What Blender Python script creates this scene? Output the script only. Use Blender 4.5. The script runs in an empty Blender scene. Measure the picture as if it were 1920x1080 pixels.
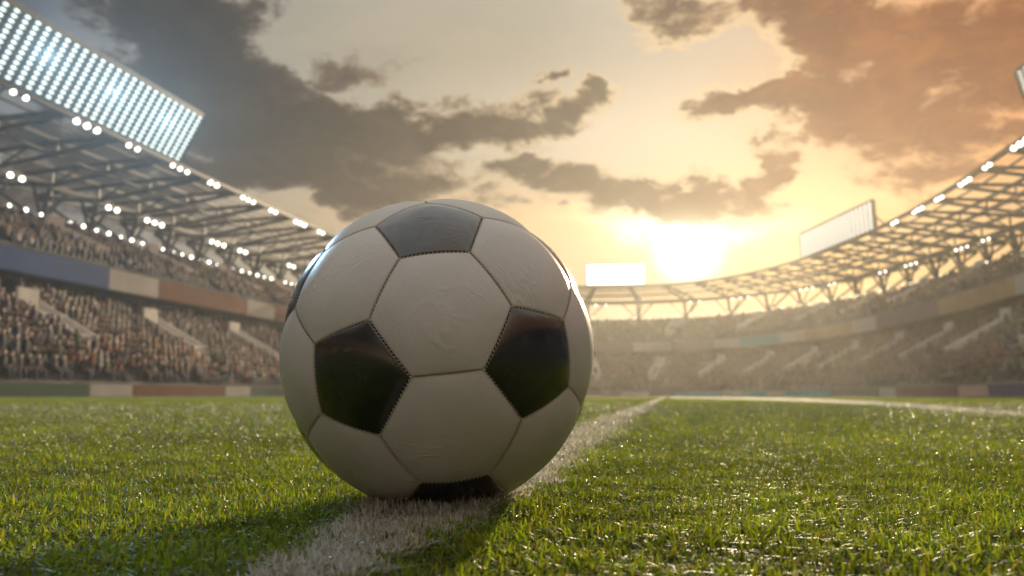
import bpy, bmesh, math, random
import numpy as np
from mathutils import Vector, Matrix, Euler

random.seed(7)
rng = np.random.default_rng(7)
S = bpy.context.scene
COL = S.collection
PI = math.pi
rad = math.radians

# ------------------------------------------------------------------ camera
F_PX = 1663.0                       # focal length in pixels of a 1920 wide picture
CAM_H = 0.078
PITCH = math.atan(202 / F_PX)
cam_d = bpy.data.cameras.new('camera')
cam = bpy.data.objects.new('camera', cam_d); COL.objects.link(cam)
cam.location = (0, 0, CAM_H)
cam.rotation_euler = (PI / 2 + PITCH, 0, 0)
cam_d.sensor_width = 36
cam_d.lens = 36 * F_PX / 1920
cam_d.clip_start = 0.01
cam_d.clip_end = 3000
cam_d.dof.use_dof = True
cam_d.dof.focus_distance = 0.585
cam_d.dof.aperture_fstop = 11.0
S.camera = cam


def px_ray(u, v):
    """direction in the world of a pixel of the 1920x1080 frame"""
    x = (u - 960) / F_PX; y = (540 - v) / F_PX
    c, s = math.cos(PITCH), math.sin(PITCH)
    return Vector((x, c - y * s, s + y * c)).normalized()


def az_el(u, v):
    d = px_ray(u, v)
    return math.degrees(math.atan2(d.x, d.y)), math.degrees(math.asin(d.z))


# ------------------------------------------------------------------ sky and sun
SUN_AZ, SUN_EL = 16.0, 12.0         # the lamp; low, behind the ball and a little right
sun_d = bpy.data.lights.new('sun', 'SUN')
sun = bpy.data.objects.new('sun', sun_d); COL.objects.link(sun)
sd = Vector((math.sin(rad(SUN_AZ)) * math.cos(rad(SUN_EL)), math.cos(rad(SUN_AZ)) * math.cos(rad(SUN_EL)), math.sin(rad(SUN_EL))))
sun.rotation_euler = sd.to_track_quat('Z', 'Y').to_euler()
sun_d.energy = 5.0
sun_d.angle = rad(0.8)
sun_d.color = (1.0, 0.79, 0.50)

S.view_settings.view_transform = 'Standard'
S.view_settings.look = 'None'
S.view_settings.exposure = 0
S.view_settings.gamma = 1
S.view_settings.use_curve_mapping = False

W = bpy.data.worlds.new('World'); S.world = W
W.use_nodes = True
nt = W.node_tree
for n in list(nt.nodes): nt.nodes.remove(n)
NW = nt.nodes.new; LK = nt.links.new


def lin(r, g, b):
    f = lambda c: (c / 255 / 12.92) if c / 255 <= 0.04045 else ((c / 255 + 0.055) / 1.055) ** 2.4
    return (f(r), f(g), f(b), 1)


def put(sock, v):
    if hasattr(v, 'is_output'): LK(v, sock)
    else: sock.default_value = v


def M_(op, a, b=0.0, c=None, clamp=False):
    n = NW('ShaderNodeMath'); n.operation = op; n.use_clamp = clamp
    put(n.inputs[0], a); put(n.inputs[1], b)
    if c is not None: put(n.inputs[2], c)
    return n.outputs[0]


def mixc(f, a, b, mode='MIX'):
    n = NW('ShaderNodeMix'); n.data_type = 'RGBA'; n.blend_type = mode; n.clamp_factor = True
    put(n.inputs[0], f); put(n.inputs[6], a); put(n.inputs[7], b)
    return n.outputs[2]


def sstep(v, a, b):
    n = NW('ShaderNodeMapRange'); n.interpolation_type = 'SMOOTHSTEP'
    put(n.inputs[0], v); n.inputs[1].default_value = a; n.inputs[2].default_value = b
    return n.outputs[0]


tc = NW('ShaderNodeTexCoord')
sx = NW('ShaderNodeSeparateXYZ'); LK(tc.outputs['Generated'], sx.inputs[0])
X, Y, Z = sx.outputs
AZ = M_('MULTIPLY', M_('ARCTAN2', X, Y), 180 / PI)
EL = M_('MULTIPLY', M_('ARCSINE', Z), 180 / PI)
# cloud-plane coordinates: a layer high above, seen in perspective, so that clouds flatten towards the horizon
den = M_('ADD', M_('MAXIMUM', Z, 0.0), 0.16)
cx = M_('DIVIDE', X, den); cy = M_('DIVIDE', Y, den)
cv = NW('ShaderNodeCombineXYZ'); LK(cx, cv.inputs[0]); LK(cy, cv.inputs[1])


def noise(vec, scale, detail, rough, dist=0.0, loc=(0, 0, 0), scl=(1, 1, 1)):
    mp = NW('ShaderNodeMapping'); LK(vec, mp.inputs[0]); mp.inputs[1].default_value = loc; mp.inputs[3].default_value = scl
    n = NW('ShaderNodeTexNoise'); LK(mp.outputs[0], n.inputs['Vector'])
    n.inputs['Scale'].default_value = scale; n.inputs['Detail'].default_value = detail
    n.inputs['Roughness'].default_value = rough; n.inputs['Distortion'].default_value = dist
    return n


# warp of the angles, so that nothing keeps a drawn outline
dirv = tc.outputs['Generated']
wn = noise(dirv, 7.0, 6, 0.62, 0.0, (3, 1, 2), (1, 1, 1.8))
wsep = NW('ShaderNodeSeparateColor'); LK(wn.outputs['Color'], wsep.inputs[0])
wAZ = M_('ADD', AZ, M_('MULTIPLY', M_('SUBTRACT', wsep.outputs[0], 0.5), 13.0))
wEL = M_('ADD', EL, M_('MULTIPLY', M_('SUBTRACT', wsep.outputs[1], 0.5), 8.0))


def blob(u, v, su, sv, ang=0.0, warp=True, power=1.0, flat=1.0):
    """soft ellipse on the sky; centre and half sizes given as they measure in the photograph (29 px to a degree)"""
    a0, e0 = az_el(u, v)
    a1, e1 = az_el(u + 10, v); kx = abs(a1 - a0) / 10
    a2, e2 = az_el(u, v + 10); ky = abs(e2 - e0) / 10
    A, E = (wAZ, wEL) if warp else (AZ, EL)
    dx = M_('DIVIDE', M_('SUBTRACT', A, a0), kx); dy = M_('DIVIDE', M_('SUBTRACT', E, e0), -ky)
    c, s = math.cos(rad(ang)), math.sin(rad(ang))
    p = M_('DIVIDE', M_('ADD', M_('MULTIPLY', dx, c), M_('MULTIPLY', dy, s)), su)
    q = M_('DIVIDE', M_('SUBTRACT', M_('MULTIPLY', dy, c), M_('MULTIPLY', dx, s)), sv)
    r2 = M_('ADD', M_('MULTIPLY', p, p), M_('MULTIPLY', q, q))
    if flat != 1.0: r2 = M_('POWER', r2, flat)
    return M_('EXPONENT', M_('MULTIPLY', r2, -1.0 * power))


nish = NW('ShaderNodeTexSky'); nish.sky_type = 'NISHITA'; nish.sun_disc = False
nish.sun_elevation = rad(SUN_EL); nish.sun_rotation = rad(SUN_AZ)
nish.dust_density = 4.0; nish.air_density = 1.3

# clear sky behind the clouds
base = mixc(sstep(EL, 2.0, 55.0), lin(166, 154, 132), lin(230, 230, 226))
for u, v, su, sv, ang, c, k in [
    (-60, -60, 560, 330, 0, (34, 58, 86), 1.0),
    (60, 330, 420, 200, 0, (112, 122, 132), 0.8),
    (760, 90, 420, 170, 0, (158, 149, 128), 0.8),
    (1200, 250, 420, 120, 0, (222, 206, 184), 0.9),
    (700, 400, 330, 60, 0, (182, 160, 134), 0.8),
    (1900, 260, 480, 420, 0, (240, 156, 74), 0.95),
    (1990, -60, 440, 280, 0, (232, 102, 16), 1.0),
    (1330, 400, 620, 70, 0, (240, 196, 136), 0.85),
    (1560, 500, 420, 85, 0, (244, 190, 112), 0.95),
]:
    base = mixc(M_('MULTIPLY', blob(u, v, su, sv, ang, False), k), base, lin(*c))
base = mixc(0.005, base, nish.outputs[0])

# cloud cover: drawn masses broken up by noise
field = None
for u, v, su, sv, ang, k in [
    (330, 60, 190, 110, 20, 1.1), (420, 180, 230, 100, 25, 1.2), (560, 250, 290, 75, 8, 1.2), (820, 235, 250, 46, -3, 1.15),
    (1010, 225, 140, 38, -12, 1.0), (1108, 172, 36, 46, 10, 1.0), (540, 335, 300, 52, 3, 1.1), (760, 340, 170, 32, 4, 0.9),
    (640, 130, 100, 36, -10, 0.6), (880, 190, 80, 28, 0, 0.8), (480, 20, 120, 60, 0, .6),
    (970, 310, 62, 30, 0, 1.05), (1050, 350, 120, 40, 8, 1.1), (1180, 375, 140, 34, 0, 1.1), (1310, 365, 130, 32, -6, 1.05),
    (1440, 325, 64, 40, -40, 1.0), (1040, 128, 34, 20, -40, 0.8), (740, 110, 60, 26, 0, .5), (850, 395, 120, 24, 0, .7),
    (1560, 60, 170, 140, 30, 1.15), (1440, 165, 160, 42, -12, 1.1), (1620, 190, 210, 90, 20, 1.15), (1720, 270, 210, 70, 15, 1.0),
    (1310, 188, 70, 24, 0, 0.85), (1800, 110, 200, 130, 0, 1.05), (1270, 20, 110, 52, 20, 0.9), (1400, 10, 120, 36, 0, 0.8),
    (200, 330, 420, 120, 10, 0.8), (1480, 250, 50, 32, 0, 0.8), (1440, 425, 110, 26, 0, 0.5),
]:
    b = M_('MULTIPLY', blob(u, v, su, sv, ang, True, 0.62, 1.35), k)
    field = b if field is None else M_('MAXIMUM', field, b)
n1 = noise(dirv, 5.0, 11, 0.62, 0.5, (5, 2, 7), (1, 1, 2.2)).outputs[0]
n2 = noise(dirv, 16.0, 9, 0.66, 0.5, (1, 4, 2), (1, 1, 1.9)).outputs[0]
away = sstep(M_('ABSOLUTE', AZ), 32.0, 60.0)
high = sstep(EL, 27.0, 40.0)
field = M_('MAXIMUM', field, M_('MULTIPLY', M_('MAXIMUM', M_('MULTIPLY', away, M_('SUBTRACT', 1.0, high)), M_('MULTIPLY', high, 0.6)), 0.62))
dens = M_('ADD', field, M_('ADD', M_('MULTIPLY', M_('SUBTRACT', n1, 0.5), 1.3), M_('MULTIPLY', M_('SUBTRACT', n2, 0.5), 1.35)))
cover = sstep(dens, 0.36, 0.66)
thick = sstep(dens, 0.40, 0.90)

# colour of the clouds: slate in the west of the picture, brown, then orange near the glow
cc = mixc(sstep(AZ, -22.0, -6.0), lin(26, 23, 25), lin(56, 46, 40))
cc = mixc(sstep(AZ, -6.0, 8.0), cc, lin(98, 82, 68))
cc = mixc(sstep(AZ, 6.0, 24.0), cc, lin(128, 68, 34))
cc = mixc(sstep(EL, 12.0, 5.0), cc, lin(196, 158, 116))
cl = mixc(sstep(AZ, -24.0, 8.0), lin(76, 64, 58), lin(170, 150, 126))
cl = mixc(sstep(AZ, 5.0, 26.0), cl, lin(248, 158, 78))
ccol = mixc(thick, cl, cc)
ccol = mixc(M_('MULTIPLY', sstep(n2, 0.40, 0.68), 0.35), ccol, mixc(0.6, ccol, cl))
sky = mixc(M_('MULTIPLY', cover, 0.95), base, ccol)
# silver edges of the clouds on the side of the sun
edge = M_('MULTIPLY', M_('MULTIPLY', cover, M_('SUBTRACT', 1.0, thick)), blob(1340, 170, 420, 270, 0, False))
sky = mixc(M_('MULTIPLY', edge, 1.3), sky, (1.15, .86, .52, 1))
# high thin veil of light cloud
veil = sstep(noise(cv.outputs[0], 1.7, 8, 0.6, 0.3, (4, 4, 0), (1, 1.0, 1)).outputs[0], 0.45, 0.75)
sky = mixc(M_('MULTIPLY', M_('MULTIPLY', veil, M_('SUBTRACT', 1.0, cover)), 0.22), sky, lin(232, 216, 190))


# the sun behind thin cloud: a wide warm glow and a small burnt-out core
def glow(u, v, s1, s2, k, col, warp=False):
    g = M_('MULTIPLY', blob(u, v, s1, s2, 0, warp), k)
    m = NW('ShaderNodeMix'); m.data_type = 'RGBA'; m.blend_type = 'ADD'; m.clamp_factor = False
    m.inputs[0].default_value = 1.0
    vm = NW('ShaderNodeVectorMath'); vm.operation = 'SCALE'; vm.inputs[0].default_value = col; LK(g, vm.inputs['Scale'])
    return m, vm


for args in [(1290, 450, 330, 140, 0.07, (1.0, 0.72, 0.36)), (1290, 440, 160, 40, 0.5, (1.0, 0.86, 0.55)),
             (1290, 478, 40, 34, 6.0, (1.0, 0.93, 0.75))]:
    m, vm = glow(*args); LK(sky, m.inputs[6]); LK(vm.outputs[0], m.inputs[7]); sky = m.outputs[2]
m, vm = glow(1270, 428, 160, 22, 0.9, (1.0, 0.9, 0.6), True); LK(sky, m.inputs[6]); LK(vm.outputs[0], m.inputs[7]); sky = m.outputs[2]
# below the horizon the land is dark
sky = mixc(sstep(EL, -0.5, -2.5), sky, (0.05, 0.055, 0.03, 1))
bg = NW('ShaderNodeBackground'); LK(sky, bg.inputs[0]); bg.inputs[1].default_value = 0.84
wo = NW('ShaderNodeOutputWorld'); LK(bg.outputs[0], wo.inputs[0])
W.cycles.sampling_method = 'MANUAL'; W.cycles.sample_map_resolution = 1024

S.cycles.use_denoising = True
S.cycles.max_bounces = 6; S.cycles.diffuse_bounces = 3; S.cycles.glossy_bounces = 3
S.cycles.transmission_bounces = 4; S.cycles.volume_bounces = 0; S.cycles.transparent_max_bounces = 8
S.cycles.sample_clamp_indirect = 6.0


# ------------------------------------------------------------------ helpers
def tag(o, label=None, cat=None, group=None, kind=None):
    if label: o['label'] = label
    if cat: o['category'] = cat
    if group: o['group'] = group
    if kind: o['kind'] = kind
    return o


def link(name, me, mats=(), parent=None):
    o = bpy.data.objects.new(name, me); COL.objects.link(o)
    for m in mats: me.materials.append(m)
    if parent: o.parent = parent
    return o


def empty(name, loc=(0, 0, 0)):
    o = bpy.data.objects.new(name, None); COL.objects.link(o); o.location = loc
    o.empty_display_size = 0.1
    return o


class MB:
    def __init__(s): s.v = []; s.f = []; s.m = []

    def box8(s, c, mi=0):
        b = len(s.v); s.v += [tuple(p) for p in c]
        s.f += [tuple(b + i for i in q) for q in ((0, 3, 2, 1), (4, 5, 6, 7), (0, 1, 5, 4), (1, 2, 6, 5), (2, 3, 7, 6), (3, 0, 4, 7))]
        s.m += [mi] * 6

    def box(s, c, d, mi=0):
        x, y, z = c; a, b, e = d[0] / 2, d[1] / 2, d[2] / 2
        s.box8([(x - a, y - b, z - e), (x + a, y - b, z - e), (x + a, y + b, z - e), (x - a, y + b, z - e),
                (x - a, y - b, z + e), (x + a, y - b, z + e), (x + a, y + b, z + e), (x - a, y + b, z + e)], mi)

    def beam(s, p, q, w, h=None, mi=0):
        h = h or w; p = Vector(p); q = Vector(q); d = (q - p).normalized()
        up = Vector((0, 0, 1)) if abs(d.z) < 0.95 else Vector((1, 0, 0))
        a = d.cross(up).normalized() * w / 2; b = a.cross(d).normalized() * h / 2
        s.box8([p - a - b, p + a - b, p + a + b, p - a + b, q - a - b, q + a - b, q + a + b, q - a + b], mi)

    def mesh(s, name):
        me = bpy.data.meshes.new(name); me.from_pydata([tuple(v) for v in s.v], [], s.f)
        me.polygons.foreach_set('material_index', s.m) if s.m else None
        bm = bmesh.new(); bm.from_mesh(me); bmesh.ops.recalc_face_normals(bm, faces=bm.faces); bm.to_mesh(me); bm.free()
        me.update(); return me

    def build(s, name, mats, parent=None):
        return link(name, s.mesh(name), mats if isinstance(mats, (list, tuple)) else [mats], parent)


def new_mat(name):
    m = bpy.data.materials.new(name); m.use_nodes = True
    return m, m.node_tree, m.node_tree.nodes['Principled BSDF']


def simple(name, col, rough=0.6, metal=0.0, var=0.25, scale=1.5, emit=None, spec=0.5, bump=0.0):
    m, t, b = new_mat(name)
    b.inputs['Roughness'].default_value = rough; b.inputs['Metallic'].default_value = metal
    b.inputs['Specular IOR Level'].default_value = spec
    tcn = t.nodes.new('ShaderNodeTexCoord')
    n = t.nodes.new('ShaderNodeTexNoise'); n.inputs['Scale'].default_value = scale; n.inputs['Detail'].default_value = 6
    t.links.new(tcn.outputs['Object'], n.inputs['Vector'])
    r = t.nodes.new('ShaderNodeMapRange'); r.inputs[1].default_value = 0.3; r.inputs[2].default_value = 0.7
    r.inputs[3].default_value = 1 - var; r.inputs[4].default_value = 1 + var
    t.links.new(n.outputs[0], r.inputs[0])
    v = t.nodes.new('ShaderNodeVectorMath'); v.operation = 'SCALE'; v.inputs[0].default_value = col[:3]
    t.links.new(r.outputs[0], v.inputs['Scale']); t.links.new(v.outputs[0], b.inputs['Base Color'])
    if emit:
        b.inputs['Emission Color'].default_value = (*emit[0], 1); b.inputs['Emission Strength'].default_value = emit[1]
    if bump:
        bp = t.nodes.new('ShaderNodeBump'); bp.inputs['Strength'].default_value = bump
        t.links.new(n.outputs[0], bp.inputs['Height']); t.links.new(bp.outputs[0], b.inputs['Normal'])
    return m


# ------------------------------------------------------------------ the pitch
def ground_px(u, v):
    z = CAM_H * F_PX / (v - 742.0)
    return (u - 960) / F_PX * z, z


# the touchline of the ball: left and right edge, by distance in front of the camera
LZ = np.array([-3.0, .30, .39, .47, .573, .655, .80, 1.23, 2.1, 3.17, 10, 60, 110])
LR = np.array([-.64, -.078, -.062, -.045, -.012, .006, .035, .104, .262, .440, 1.63, 10.35, 19.1])
LL = np.array([-.74, -.112, -.106, -.106, -.104, -.100, -.076, -.012, .145, .325, 1.50, 10.15, 18.8])
# the broad second line that curves away on the right
ARC = [(2250, 806, 7), (2100, 793, 5.5), (1920, 779, 4.6), (1780, 767.5, 4.4), (1640, 757, 4), (1500, 750.3, 3.0), (1400, 747.6, 2.0), (1300, 746.2, 1.3), (1255, 745.7, 1.1)]
A_far = np.array([ground_px(u, v - t) for u, v, t in ARC]); A_near = np.array([ground_px(u, v + t) for u, v, t in ARC])
AU = np.array([a[0] for a in ARC])[::-1]
AVf = np.array([a[1] - a[2] for a in ARC])[::-1]; AVn = np.array([a[1] + a[2] for a in ARC])[::-1]


def in_line(x, y, jit=0.0):
    j = jit * np.clip(y, .6, 2.5)
    a = (x > np.interp(y, LZ, LL) + j) & (x < np.interp(y, LZ, LR) + j)
    u = 960 + F_PX * x / np.maximum(y, .05); v = 742 + CAM_H * F_PX / np.maximum(y, .05)
    b = (u > 1255) & (u < 2250) & (rng.uniform(0, 1, x.shape) < .9) & (v > np.interp(u, AU, AVf)) & (v < np.interp(u, AU, AVn)) & (y > 0.5)
    return a | b


m_ground, t, b = new_mat('pitch_soil')
b.inputs['Roughness'].default_value = 0.9
tcn = t.nodes.new('ShaderNodeTexCoord')
n = t.nodes.new('ShaderNodeTexNoise'); n.inputs['Scale'].default_value = 260; n.inputs['Detail'].default_value = 5
n2_ = t.nodes.new('ShaderNodeTexNoise'); n2_.inputs['Scale'].default_value = 1.3; n2_.inputs['Detail'].default_value = 6
for q in (n, n2_): t.links.new(tcn.outputs['Object'], q.inputs['Vector'])
r1 = t.nodes.new('ShaderNodeValToRGB'); r1.color_ramp.elements[0].color = (.012, .022, .005, 1); r1.color_ramp.elements[1].color = (.060, .100, .020, 1)
r1.color_ramp.elements[0].position = .3; r1.color_ramp.elements[1].position = .7
t.links.new(n.outputs[0], r1.inputs[0])
mx = t.nodes.new('ShaderNodeMix'); mx.data_type = 'RGBA'; mx.blend_type = 'MULTIPLY'; mx.inputs[0].default_value = 0.25
t.links.new(r1.outputs[0], mx.inputs[6]); t.links.new(n2_.outputs['Color'], mx.inputs[7]); t.links.new(mx.outputs[2], b.inputs['Base Color'])
bp = t.nodes.new('ShaderNodeBump'); bp.inputs['Distance'].default_value = 0.004; t.links.new(n.outputs[0], bp.inputs['Height']); t.links.new(bp.outputs[0], b.inputs['Normal'])

G = 300
me = bpy.data.meshes.new('pitch'); me.from_pydata([(-G, -G, 0), (G, -G, 0), (G, G, 0), (-G, G, 0)], [], [(0, 1, 2, 3)])
tag(link('pitch', me, [m_ground]), 'green football pitch under the ball', kind='structure')

m_paint2 = simple('arc_paint', (.55, .54, .50), .85, var=.2, scale=40)
m_paint_shaded = simple('shaded_line_paint', (.17, .165, .135), .85, var=.25, scale=120, bump=.3)  # white paint, its colour darkened and mottled to imitate shade between the blades
vs, fs = [], []
zz = np.concatenate([np.linspace(-3, .25, 8), np.geomspace(.3, 100, 160)])
for z in zz:
    vs += [(float(np.interp(z, LZ, LL)) + .014 + random.uniform(-.004, .004), float(z), .004), (float(np.interp(z, LZ, LR)) - .014 + random.uniform(-.004, .004), float(z), .004)]
fs = [(2 * i, 2 * i + 1, 2 * i + 3, 2 * i + 2) for i in range(len(zz) - 1)]
me = bpy.data.meshes.new('painted_line'); me.from_pydata(vs, [], fs)
tag(link('painted_line', me, [m_paint_shaded]), 'worn white line running from under the ball into the distance', kind='structure')
vs, fs = [], []
uu = np.linspace(1255, 2240, 60)
for u in uu:
    for v in (np.interp(u, AU, AVf), np.interp(u, AU, AVn)):
        x, z = ground_px(u, v); vs.append((x, z, .004))
fs = [(2 * i, 2 * i + 2, 2 * i + 3, 2 * i + 1) for i in range(len(uu) - 1)]
me = bpy.data.meshes.new('painted_line_arc'); me.from_pydata(vs, [], fs)
tag(link('painted_arc', me, [m_paint2]), 'broad white arc line curving across the right of the pitch', kind='structure')


# ------------------------------------------------------------------ turf
def blade_material(name, through):
    m, t, b = new_mat(name)
    at = t.nodes.new('ShaderNodeAttribute'); at.attribute_name = 'tint'
    b.inputs['Roughness'].default_value = 0.47
    b.inputs['Specular IOR Level'].default_value = 0.45
    t.links.new(at.outputs['Color'], b.inputs['Base Color'])
    tr = t.nodes.new('ShaderNodeBsdfTranslucent')
    g = t.nodes.new('ShaderNodeMix'); g.data_type = 'RGBA'; g.blend_type = 'MULTIPLY'; g.inputs[0].default_value = 1
    t.links.new(at.outputs['Color'], g.inputs[6]); g.inputs[7].default_value = (*through, 1)
    t.links.new(g.outputs[2], tr.inputs['Color'])
    ms = t.nodes.new('ShaderNodeMixShader'); ms.inputs[0].default_value = 0.5
    out = t.nodes['Material Output']
    t.links.new(b.outputs[0], ms.inputs[1]); t.links.new(tr.outputs[0], ms.inputs[2]); t.links.new(ms.outputs[0], out.inputs['Surface'])
    return m


m_blade = blade_material('grass_blade', (2.6, 2.1, .6))
m_wblade = blade_material('painted_blade', (1.15, 1.1, 1.0))
BALL_C = Vector((-.054, .652, .1090))


def blades(name, x, y, h, w, tint, lean, mat):
    N = len(x)
    th = rng.uniform(0, 2 * PI, N)                       # facing
    ld = rng.uniform(0, 2 * PI, N)                       # lean direction
    le = np.abs(rng.normal(0, 1, N)) * lean
    curl = rng.normal(0, 1.1, N)
    dx, dy = np.cos(th), np.sin(th)
    lv = []
    ts = (0.0, 0.38, 0.74, 1.0); ws = (1.0, .95, .62, 0.0)
    P = np.zeros((N, 7, 3), np.float32)
    k = 0
    for tt, ww in zip(ts, ws):
        off = h * le * tt ** 1.6
        px = x + np.cos(ld + curl * tt) * off; py = y + np.sin(ld + curl * tt) * off
        pz = h * tt * (1 - .35 * np.minimum(le, 1.6) * tt)
        if ww > 0:
            for sg in (-1, 1):
                P[:, k, 0] = px + sg * dx * w * ww / 2; P[:, k, 1] = py + sg * dy * w * ww / 2; P[:, k, 2] = pz; k += 1
        else:
            P[:, k, 0] = px; P[:, k, 1] = py; P[:, k, 2] = pz; k += 1
    me = bpy.data.meshes.new(name)
    me.vertices.add(N * 7); me.vertices.foreach_set('co', P.reshape(-1))
    base = (np.arange(N) * 7)[:, None]
    idx = (base + np.array([[0, 1, 3, 2, 2, 3, 5, 4, 4, 5, 6]])).reshape(-1)
    me.loops.add(N * 11); me.loops.foreach_set('vertex_index', idx.astype(np.int32))
    me.polygons.add(N * 3)
    st = ((np.arange(N) * 11)[:, None] + np.array([[0, 4, 8]])).reshape(-1)
    me.polygons.foreach_set('loop_start', st.astype(np.int32))
    me.update(calc_edges=True)
    me.polygons.foreach_set('use_smooth', np.ones(N * 3, bool))
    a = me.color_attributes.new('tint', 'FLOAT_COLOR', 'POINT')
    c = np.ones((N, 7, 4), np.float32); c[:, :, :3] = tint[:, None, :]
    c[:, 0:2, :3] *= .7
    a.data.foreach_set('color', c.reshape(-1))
    return link(name, me, [mat])


def scatter(n, z0, z1, dens_cap, spread=.80):
    """positions spread evenly in log distance, never denser than dens_cap per square metre"""
    lz = rng.uniform(math.log(z0), math.log(z1), n); z = np.exp(lz)
    x = rng.uniform(-spread, spread, n) * (z + .16)
    d = n / math.log(z1 / z0) / (2 * spread * z * (z + .16))
    keep = rng.uniform(0, 1, n) < np.minimum(1, dens_cap / d)
    return x[keep], z[keep], np.minimum(d, dens_cap)[keep]


x, y, d = scatter(930000, .22, 60, 120000)
yl = np.exp(rng.uniform(math.log(.27), math.log(3.2), 52000)); fl = rng.uniform(0, 1, len(yl))       # the line is brushed denser
xl_ = np.interp(yl, LZ, LL) * fl + np.interp(yl, LZ, LR) * (1 - fl)
x = np.concatenate([x, xl_]); y = np.concatenate([y, yl]); d = np.concatenate([d, np.minimum(120000, 260000 / yl ** 2)])
# patches: thinner and taller tufts
patch = np.sin(x * 23 + 3 * np.sin(y * 17)) * np.sin(y * 29 + 2 * np.sin(x * 13))
edgej = (np.sin(y * 61 + 5 * np.sin(y * 37) + x * 40) * .010 + np.sin(y * 173 + x * 90) * .006 + rng.normal(0, .006, len(x)))
worn = .5 + .5 * np.sin(x * 61 + 2 * np.sin(y * 47)) * np.sin(y * 53 + 2 * np.sin(x * 71))
white = in_line(x, y, edgej) & (rng.uniform(0, 1, len(x)) > .03 + .22 * worn ** 3)
u_ = rng.uniform(0, 1, (len(x), 3))
size = np.sqrt(120000 / d) ** .62
h = rng.uniform(.0042, .0100, len(x)) * (1 + .25 * patch) * np.minimum(size, 1.45)
w = rng.uniform(.0010, .0018, len(x)) * np.minimum(size, 7)
under = (x - BALL_C.x) ** 2 + (y - BALL_C.y) ** 2
h = np.where(under < .03 ** 2, np.minimum(h, .006), np.where(under < .085 ** 2, h * 1.35, h))
tint = np.zeros((len(x), 3))
tint[:, 0] = .064 + .100 * u_[:, 0]; tint[:, 1] = .104 + .110 * u_[:, 0] + .04 * u_[:, 1]; tint[:, 2] = .014 + .020 * u_[:, 2]
dry = rng.uniform(0, 1, len(x)) < .05
tint[dry] = np.array([.20, .19, .07]) * (.7 + .6 * u_[dry][:, :1])
big_ = np.sin(x * 5.1 + 2 * np.sin(y * 3.3)) * np.sin(y * 4.3 + 1.7 * np.sin(x * 2.9))
tint *= (.85 + .25 * patch + .16 * big_)[:, None] * rng.uniform(.65, 1.25, len(x))[:, None]
g = ~white
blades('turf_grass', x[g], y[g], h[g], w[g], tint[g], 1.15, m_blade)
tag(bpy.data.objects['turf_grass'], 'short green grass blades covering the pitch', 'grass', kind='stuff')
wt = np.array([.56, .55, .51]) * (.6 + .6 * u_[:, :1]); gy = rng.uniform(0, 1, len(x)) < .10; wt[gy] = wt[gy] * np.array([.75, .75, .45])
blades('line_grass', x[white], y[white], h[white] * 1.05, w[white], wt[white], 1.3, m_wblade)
tag(bpy.data.objects['line_grass'], 'white painted grass blades along the pitch lines', 'grass', kind='stuff')

# dew on the blades
m_dew, t, b = new_mat('dew')
b.inputs['Base Color'].default_value = (.07, .12, .02, 1); b.inputs['Roughness'].default_value = .30; b.inputs['IOR'].default_value = 2.4
b.inputs['Specular IOR Level'].default_value = .8


def dew(n):
    x, y, d = scatter(n, .35, 9, 5000)
    N = len(x)
    r = rng.uniform(.0004, .0011, N) * np.clip(y, .8, 5) ** .85 * np.where(y > .9, 1.2, 1.0)
    z = rng.uniform(.006, .013, N)
    o = np.array([(1, 0, 0), (-1, 0, 0), (0, 1, 0), (0, -1, 0), (0, 0, 1), (0, 0, -1)], float)
    # random orientation by yaw and tilt so that every drop shows another facet to the sun
    a1 = rng.uniform(0, 2 * PI, N); a2 = rng.uniform(0, PI, N)
    c1, s1, c2, s2 = np.cos(a1), np.sin(a1), np.cos(a2), np.sin(a2)
    R = np.zeros((N, 3, 3)); R[:, 0, 0] = c1; R[:, 0, 1] = -s1 * c2; R[:, 0, 2] = s1 * s2
    R[:, 1, 0] = s1; R[:, 1, 1] = c1 * c2; R[:, 1, 2] = -c1 * s2; R[:, 2, 1] = s2; R[:, 2, 2] = c2
    P = np.einsum('nij,kj->nki', R, o) * r[:, None, None]
    P[:, :, 0] += x[:, None]; P[:, :, 1] += y[:, None]; P[:, :, 2] += z[:, None]
    me = bpy.data.meshes.new('dew')
    F = np.array([(0, 2, 4), (2, 1, 4), (1, 3, 4), (3, 0, 4), (2, 0, 5), (1, 2, 5), (3, 1, 5), (0, 3, 5)])
    me.vertices.add(N * 6); me.vertices.foreach_set('co', P.astype(np.float32).reshape(-1))
    idx = ((np.arange(N) * 6)[:, None, None] + F[None]).reshape(-1)
    me.loops.add(N * 24); me.loops.foreach_set('vertex_index', idx.astype(np.int32))
    me.polygons.add(N * 8); me.polygons.foreach_set('loop_start', (np.arange(N * 8) * 3).astype(np.int32))
    me.update(calc_edges=True)
    tag(link('dew_drops', me, [m_dew]), 'tiny dew drops glinting on the grass blades', 'dew', kind='stuff')


dew(52000)


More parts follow.
